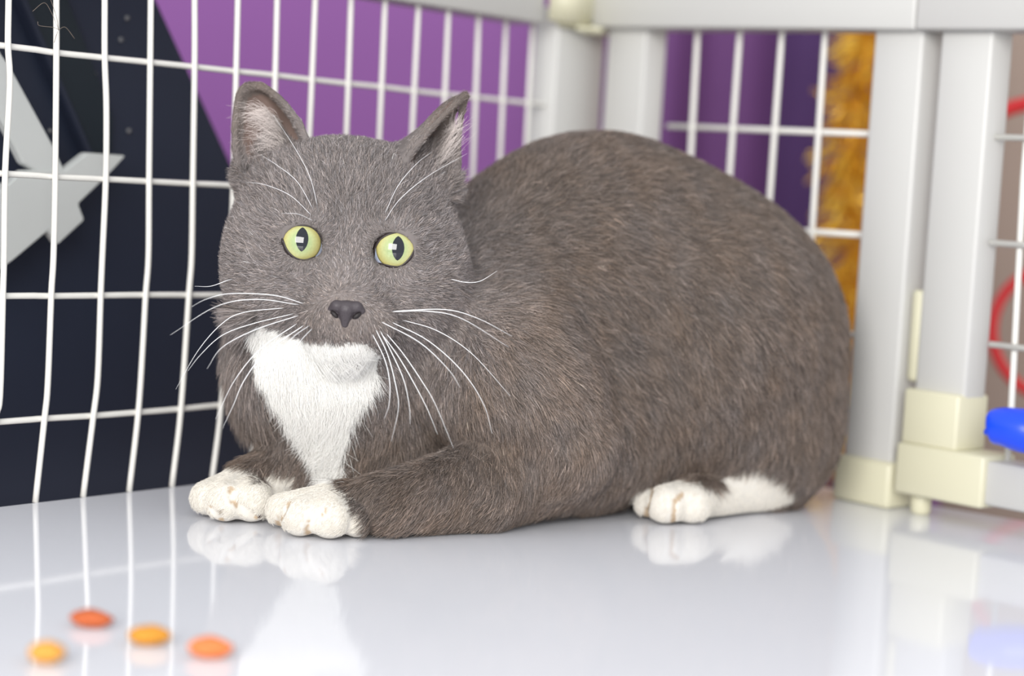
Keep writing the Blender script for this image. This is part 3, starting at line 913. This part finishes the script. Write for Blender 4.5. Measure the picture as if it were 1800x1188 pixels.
# wander
wv = np.stack([noise(root, 230, 0, 8), noise(root, 230, 8, 16), noise(root, 230, 16, 24)], 1)
D = nrm(D + 0.28 * wv + 0.22 * rng.normal(size=root.shape))
Tn = nrm(D - nr * (D * nr).sum(1, keepdims=True))

L = np.full(len(root), 0.0085)
lift = np.full(len(root), 0.40)
rad_h = np.full(len(root), 0.000092)
headm = hd < 0.078
L = np.where(headm, 0.0031 + 0.0031 * np.clip((noseD - 0.03) / 0.05, 0, 1), L)
lift = np.where(headm, 0.58, lift); rad_h = np.where(headm, 0.000082, rad_h)
L = np.where(noseD < 0.018, 0.0030, L); L = np.where(noseD < 0.011, 0.0022, L)
L = np.where(eyed < 0.0165, 0.0022 + 0.25 * np.clip(eyed - 0.0105, 0, 1), L)
L = np.where(reg == 1, 0.0130, L)
chin = (reg == 1) & (root[:, 1] < 0.972) & (root[:, 2] > P(600, 625, 0.96)[2])
L = np.where(chin, 0.006, L); lift = np.where(reg == 1, 0.30, lift)
paws = (reg >= 2) & (reg <= 4)
L = np.where(paws, 0.0030, L); lift = np.where(paws, 0.38, lift); rad_h = np.where(paws, 0.000085, rad_h)
legs = (root[:, 2] < 0.055) & (root[:, 1] < 1.03) & (reg == 0)
L = np.where(legs, 0.0075, L); rad_h = np.where(legs, 0.000085, rad_h)
ears = (reg >= 5)
L = np.where(ears, 0.0030, L); lift = np.where(ears, 0.22, lift); rad_h = np.where(ears, 0.00006, rad_h)
side = (root[:, 0] < P(470, 650, 1.0)[0]) & (root[:, 2] < 0.105) & (root[:, 2] > 0.045) & (reg == 0)
L = np.where(side, 0.016, L); lift = np.where(side, 0.6, lift)
L = L * rng.uniform(0.6, 1.25, len(L))
lift = lift * rng.uniform(0.5, 1.5, len(L))
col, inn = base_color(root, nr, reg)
white = (reg >= 1) & (reg <= 4)
vary = np.where(white, rng.normal(1.0, 0.03, len(L)), np.exp(rng.normal(0, 0.48, len(L))))
tint = np.where(white, 0, rng.normal(0, 0.035, len(L)))
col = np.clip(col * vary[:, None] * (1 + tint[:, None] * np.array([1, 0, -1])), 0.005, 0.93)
L = np.where(inn, L * 0.6, L)
# creases between the toes, claw tips and pads
TAN, PAD = np.array(lin(205, 184, 158)[:3]), np.array(lin(70, 46, 44)[:3])
for k0 in (cre_a, cre_b):
    dc = near(root, k0, 0.006)
    wg = np.clip(1.3 - dc / 0.0016, 0, 1)[:, None] * white[:, None]
    col = col * (1 - 0.85 * wg) + TAN * 0.85 * wg
    L = np.where(white & (dc < 0.0044), L * (0.10 + 0.90 * dc / 0.0044), L)
for q, r_, c_ in (((395, 897), 0.0012, TAN * 0.5), ((423, 887), 0.0012, TAN * 0.6), ((402, 919), 0.0017, PAD), ((413, 920), 0.0017, PAD), ((455, 911), 0.0022, PAD), ((460, 906), 0.0018, PAD)):
    dc = np.linalg.norm(root - hit(*q), axis=1); m_ = white & (dc < r_)
    col[m_] = c_
NS = 5
ts = np.linspace(0, 1, NS)
d0 = nrm(Tn + nr * lift[:, None])
d1 = nrm(Tn + nr * (lift * 0.25)[:, None] + bx(0, 0, -0.15))
PT = np.empty((len(root), NS, 3), np.float32)
for i, t in enumerate(ts):
    PT[:, i] = root - nr * 0.0004 + L[:, None] * (d0 * (t - 0.5 * t * t) + d1 * (0.5 * t * t))
PT[:, :, 2] = np.maximum(PT[:, :, 2], 0.0004)
RD = rad_h[:, None] * np.interp(ts, [0, 0.5, 1], [1.0, 0.85, 0.25])[None, :]

def hair_obj(name, P3, R3, C3, parent, label=None, m=None):
    n, s = P3.shape[:2]
    hc_ = bpy.data.hair_curves.new(name)
    hc_.add_curves([s] * n)
    hc_.position_data.foreach_set('vector', np.ascontiguousarray(P3, np.float32).ravel())
    ra = hc_.attributes.get('radius') or hc_.attributes.new('radius', 'FLOAT', 'POINT')
    ra.data.foreach_set('value', np.ascontiguousarray(np.broadcast_to(R3, (n, s)), np.float32).ravel())
    ca_ = hc_.attributes.new('col', 'FLOAT_COLOR', 'CURVE')
    ca_.data.foreach_set('color', np.hstack([C3, np.ones((n, 1))]).astype(np.float32).ravel())
    hc_.materials.append(m or m_fur)
    o = bpy.data.objects.new(name, hc_); COL.objects.link(o)
    o.parent = parent; o.matrix_parent_inverse = parent_inv(parent)
    o['kind'] = 'stuff'
    if label: o['label'] = label
    return o
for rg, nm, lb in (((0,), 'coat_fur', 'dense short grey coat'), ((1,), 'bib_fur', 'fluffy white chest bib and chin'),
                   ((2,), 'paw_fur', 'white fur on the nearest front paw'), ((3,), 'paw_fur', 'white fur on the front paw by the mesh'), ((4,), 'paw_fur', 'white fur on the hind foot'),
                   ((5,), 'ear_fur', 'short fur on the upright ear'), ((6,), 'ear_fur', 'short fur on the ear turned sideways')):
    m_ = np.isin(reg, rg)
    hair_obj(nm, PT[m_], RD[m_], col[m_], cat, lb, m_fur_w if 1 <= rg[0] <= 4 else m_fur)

# --- long tufts inside the ears
def tuft(name, starts, ends, n, spread, bend, label):
    st = np.array([P(*s) for s in starts]); en = np.array([P(*s) for s in ends])
    k = rng.integers(0, len(st), n); k2 = rng.random((n, 1)); kn = np.minimum(k + 1, len(st) - 1)
    a = st[k] * (1 - k2) + st[kn] * k2 + rng.normal(0, spread * 0.4, (n, 3))
    e = en[k] * (1 - k2) + en[kn] * k2 + rng.normal(0, spread, (n, 3))
    e = a + (e - a) * rng.uniform(0.5, 1.1, (n, 1))
    PTt = np.empty((n, NS, 3))
    for i, t in enumerate(ts): PTt[:, i] = a * (1 - t) + e * t + np.array(bend) * (4 * t * (1 - t)) * rng.uniform(0.3, 1.2, (n, 1))
    c = np.array(lin(215, 205, 200)[:3]) * rng.uniform(0.75, 1.1, (n, 1))
    return hair_obj(name, PTt, 0.00006 * np.interp(ts, [0, 1], [1, 0.3])[None, :], np.clip(c, 0, 0.9), cat, label)
tuft('ear_tuft', [(508, 285, 0.998), (500, 250, 0.999), (488, 222, 1.002)], [(440, 262, 0.990), (436, 225, 0.990), (430, 195, 0.993)], 420, 0.0035, (0, -0.003, 0.004), 'long pale hairs inside the upright ear')
tuft('ear_tuft', [(765, 300, 0.994), (775, 262, 0.997), (785, 235, 0.998)], [(812, 250, 0.992), (812, 225, 0.992), (812, 208, 0.993)], 260, 0.003, (0.001, -0.003, 0.0), 'long pale hairs inside the ear turned sideways')

# --- eyes
def add_mat(name, color, rough, coat=0.0):
    return mat(name, color, rough, coat=coat, spec=0.6)
m_sclera = add_mat('eye_white', lin(190, 200, 222), 0.1, 0.5)
m_lid = mat('eyelid_skin', lin(46, 38, 38), 0.45)
m_pupil = mat('eye_pupil', (0.004, 0.006, 0.012, 1), 0.04, coat=0.3, spec=0.6)
m_iris = bpy.data.materials.new('eye_iris'); m_iris.use_nodes = True
nt = m_iris.node_tree; b = nt.nodes['Principled BSDF']
b.inputs['Roughness'].default_value = 0.25; b.inputs['Coat Weight'].default_value = 0.6; b.inputs['Coat Roughness'].default_value = 0.03
at_ = nt.nodes.new('ShaderNodeAttribute'); at_.attribute_name = 'ring'
rp = nt.nodes.new('ShaderNodeValToRGB')
el = rp.color_ramp.elements
el[0].position = 0.0; el[0].color = lin(136, 160, 108)
el[1].position = 1.0; el[1].color = lin(70, 66, 40)
for p_, c_ in ((0.38, lin(156, 172, 120)), (0.66, lin(182, 184, 128)), (0.90, lin(188, 178, 112))):
    e = el.new(p_); e.color = c_
no = nt.nodes.new('ShaderNodeTexNoise'); no.inputs['Scale'].default_value = 900
tc = nt.nodes.new('ShaderNodeTexCoord'); nt.links.new(tc.outputs['Object'], no.inputs['Vector'])
mrr = nt.nodes.new('ShaderNodeMapRange'); mrr.inputs[3].default_value = 0.85; mrr.inputs[4].default_value = 1.1
nt.links.new(no.outputs['Fac'], mrr.inputs[0])
mx = nt.nodes.new('ShaderNodeMix'); mx.data_type = 'RGBA'; mx.blend_type = 'MULTIPLY'; mx.inputs[0].default_value = 1
nt.links.new(at_.outputs['Fac'], rp.inputs[0]); nt.links.new(rp.outputs[0], mx.inputs[6]); nt.links.new(mrr.outputs[0], mx.inputs[7])
nt.links.new(mx.outputs[2], b.inputs['Base Color'])

def sph_patch(name, c, r, ax, right, up, shape, nr_=14, na=40, dome=0.0):
    """patch of a sphere: shape(angle)->angular radius; returns mesh with ring attribute"""
    vs = [c + ax * (r + dome)]; ring = [0.0]; fs = []
    for i in range(1, nr_ + 1):
        q = i / nr_
        for k in range(na):
            a = 2 * math.pi * k / na
            th = shape(a) * q
            rr = r + dome * (1 - q * q)
            vs.append(c + rr * (math.cos(th) * ax + math.sin(th) * (math.cos(a) * right + math.sin(a) * up))); ring.append(q)
    for k in range(na): fs.append((0, 1 + k, 1 + (k + 1) % na))
    for i in range(nr_ - 1):
        for k in range(na):
            p0 = 1 + i * na + k; p1 = 1 + i * na + (k + 1) % na
            fs.append((p0, p0 + na, p1 + na, p1))
    me = mesh_pd(name, vs, fs)
    a_ = me.attributes.new('ring', 'FLOAT', 'POINT'); a_.data.foreach_set('value', np.array(ring, np.float32))
    return me
for side_, (c, r), outline, ic, pcx in (('l', EYES[0], EYE_L, (529.5, 425), (531, 420)), ('r', EYES[1], EYE_R, (696, 437), (700, 436))):
    def dir_of(px, py):
        ray = nrm(P(px, py, 1.0) - CAM)
        oc = CAM - c; bq_ = oc @ ray; disc = bq_ ** 2 - (oc @ oc - r * r)
        t = -bq_ - math.sqrt(max(disc, 0)); return nrm(CAM + t * ray - c)
    bm = bmesh.new(); bmesh.ops.create_uvsphere(bm, u_segments=40, v_segments=24, radius=r)
    mee = bpy.data.meshes.new('eye'); bm.to_mesh(mee); bm.free(); mee.transform(Matrix.Translation(Vector(c)))
    eye = link('eye', mee, m_sclera, cat)
    ax = dir_of(*ic); right = nrm(np.cross(ax, bx(0, 0, 1))) * -1; up = nrm(np.cross(ax, right)); up = up if up[2] > 0 else -up
    iris_a = 0.88
    link('iris', sph_patch('iris', c, r * 1.004, ax, right, up, lambda a: iris_a, 16, 48), m_iris, eye)
    ax2 = dir_of(*pcx); right2 = nrm(np.cross(ax2, bx(0, 0, 1))) * -1; up2 = nrm(np.cross(ax2, right2)); up2 = up2 if up2[2] > 0 else -up2
    def slit(a):
        w, h = 0.245, 0.50
        # vesica shape
        best = 0.0
        ca, sa = abs(math.cos(a)), abs(math.sin(a))
        lo, hi = 0.0, h
        for _ in range(30):
            m2 = (lo + hi) / 2
            y = m2 * sa; x = m2 * ca
            if y < h and x < w * (1 - (y / h) ** 2) ** 0.72: lo = m2
            else: hi = m2
        return max(lo, 0.02)
    link('pupil', sph_patch('pupil', c, r * 1.010, ax2, right2, up2, slit, 10, 48), m_pupil, eye)
    # lids: dark rim on the eyeball spreading back under the fur
    cxp = np.array(outline, float).mean(0); rings = []
    ol = catmull(list(outline) + [outline[0]], 4)[:-1]
    for sc, rr in ((0.985, 1.012), (1.02, 1.045), (1.06, 1.055), (1.14, 1.05), (1.22, 1.02)):
        ring_ = []
        for x, y in ol:
            q = cxp + (np.array((x, y)) - cxp) * sc
            ray = nrm(P(q[0], q[1], 1.0) - CAM); R2 = r * rr
            oc = CAM - c; bq_ = oc @ ray; disc = bq_ ** 2 - (oc @ oc - R2 * R2)
            if disc > 0: pnt = CAM + (-bq_ - math.sqrt(disc)) * ray
            else: pnt = CAM + (-bq_) * ray
            ring_.append(pnt)
        rings.append(ring_)
    n_o = len(ol); vs = [p for rg_ in rings for p in rg_]
    fs = [(i * n_o + k, i * n_o + (k + 1) % n_o, (i + 1) * n_o + (k + 1) % n_o, (i + 1) * n_o + k) for i in range(4) for k in range(n_o)]
    link('eyelid', mesh_pd('eyelid', vs, fs), m_lid, eye)

# --- nose
nc = hit(608, 548)
nc = nc + bx(0, 0.0002, 0)
m_nose = mat('nose_leather', lin(70, 64, 68), 0.5, noise=0.1, scale=900, bump=0.25, spec=0.4)
nh = 0.00035
nf = Field(nc - bx(0.013, 0.008, 0.011), (75, 46, 62), nh)
nb = lambda x, y, z: nc + bx(x + 0.045 * z, y, z)
nf.ell(nb(0, 0.0008, 0.0030), (0.0074, 0.0036, 0.0022), 0.001)                         # flat top
nf.cap(nb(0, -0.0004, 0.0010), nb(0, 0.0008, -0.0058), 0.0040, 0.0018, 0.0015)         # wedge
for s_ in (-1, 1):
    nf.cap(nb(s_ * 0.0048, 0.0004, 0.0024), nb(s_ * 0.0072, 0.0016, 0.0008), 0.0028, 0.0018, 0.0012)   # wings
    nf.ell(nb(s_ * 0.0040, 0.0022, -0.0016), (0.0036, 0.0026, 0.0030), 0.0012)
    nf.cap(nb(s_ * 0.0040, -0.0012, -0.0026), nb(s_ * 0.0066, -0.0006, -0.0006), 0.0012, 0.0011, 0.0005, sub=True)
nf.cap(nb(0, -0.0048, -0.0012), nb(0, -0.0012, -0.0068), 0.0004, 0.0006, 0.0008, sub=True)
NV_, NQ = nf.mesh(); NV_ = smooth(NV_, NQ, 1)
nose = link('nose', np_mesh('nose', NV_, NQ), m_nose, cat)
m_nostril = mat('nostril', lin(28, 22, 24), 0.6)  # near-black plugs paint the shade inside the nose pits
for s_ in (-1, 1):
    link('nostril', tube_mesh('nostril', [nb(s_ * 0.0036, -0.0002, -0.0030), nb(s_ * 0.0042, -0.0004, -0.0024), nb(s_ * 0.0054, 0.0, -0.0014), nb(s_ * 0.0066, 0.0004, -0.0005), nb(s_ * 0.0071, 0.0008, 0.0)], [0.0003, 0.0010, 0.0012, 0.0010, 0.0003], 10), m_nostril, nose)

# --- whiskers
m_whisk = mat('whisker', lin(250, 250, 252), 0.35, spec=0.4)
def whisker(pts, r=0.00021, out=0.0):
    p0 = hit(*pts[0]); dbase = float((p0 - CAM) @ F_)
    n = len(pts); w = [p0 + 0.0005 * F_]
    for i in range(1, n):
        t = i / (n - 1); w.append(P(pts[i][0], pts[i][1], dbase - 0.006 * min(1, t * 3) - 0.020 * t + out * t))
    c = catmull(w, 6)
    link('whisker', tube_mesh('whisker', c, np.interp(np.linspace(0, 1, len(c)), [0, 0.4, 1], [r, r * 0.9, r * 0.2]), 5), m_whisk, cat)
WH = [
    [(690, 547), (782, 544), (841, 560), (900, 591)], [(688, 548), (753, 547), (812, 560), (894, 610)],
    [(706, 562), (768, 581), (830, 622), (897, 696)], [(688, 566), (753, 599), (812, 652), (850, 710), (865, 762)],
    [(669, 565), (738, 602), (788, 649), (809, 681)], [(678, 585), (709, 622), (741, 669), (765, 710), (797, 787)],
    [(672, 588), (705, 634), (747, 710), (769, 763)], [(668, 581), (688, 619), (709, 666), (719, 710), (721, 745)],
    [(660, 578), (682, 625), (697, 684), (700, 720), (688, 775)], [(654, 586), (676, 631), (685, 672), (684, 710), (676, 735)],
    [(535, 534), (482, 519), (404, 516), (362, 526), (337, 539)], [(528, 536), (450, 526), (379, 539), (299, 589)],
    [(501, 541), (429, 549), (391, 568), (349, 615), (309, 684)], [(517, 551), (444, 569), (391, 589), (353, 623), (330, 652)],
    [(526, 554), (450, 579), (391, 610), (364, 648)], [(523, 568), (458, 613), (412, 669), (379, 737)],
    [(535, 571), (467, 619), (429, 669), (411, 710), (391, 753)], [(544, 572), (518, 590), (494, 616)], [(549, 577), (530, 597), (511, 625)],
]
for w in WH: whisker(w)
BR = [[(558, 362), (544, 309), (517, 258), (479, 200)], [(550, 367), (523, 320), (488, 291), (458, 272)], [(548, 379), (511, 344), (467, 325), (432, 320)],
      [(551, 388), (523, 376), (494, 375)], [(676, 376), (700, 326), (732, 288), (759, 267)], [(675, 390), (703, 350), (753, 309), (821, 270)]]
for w in BR: whisker(w, 0.00014, 0.004)
whisker([(790, 490), (818, 496), (844, 494), (874, 476)], 0.0002, 0.02)
whisker([(410, 490), (399, 493), (370, 503), (342, 503)], 0.0002, 0.01)

# --- shed hairs caught on the mesh
sh = empty('shed_hair', left_at(92, 60))
tag(sh, 'thin tangle of shed cat hair caught on the left mesh near the top', 'hair')
m_shed = mat('shed_hair', lin(120, 108, 98), 0.6)
for pl in ([(94, 52), (80, 20), (68, 5), (48, 20)], [(94, 52), (84, 48), (60, 45), (57, 38)], [(94, 54), (90, 30), (80, 0)], [(94, 52), (106, 48), (122, 68)], [(92, 55), (86, 75), (90, 60)]):
    link('strand', tube_mesh('strand', catmull([left_at(*q) + nL * 0.004 for q in pl], 6), 0.00012, 4), m_shed, sh)
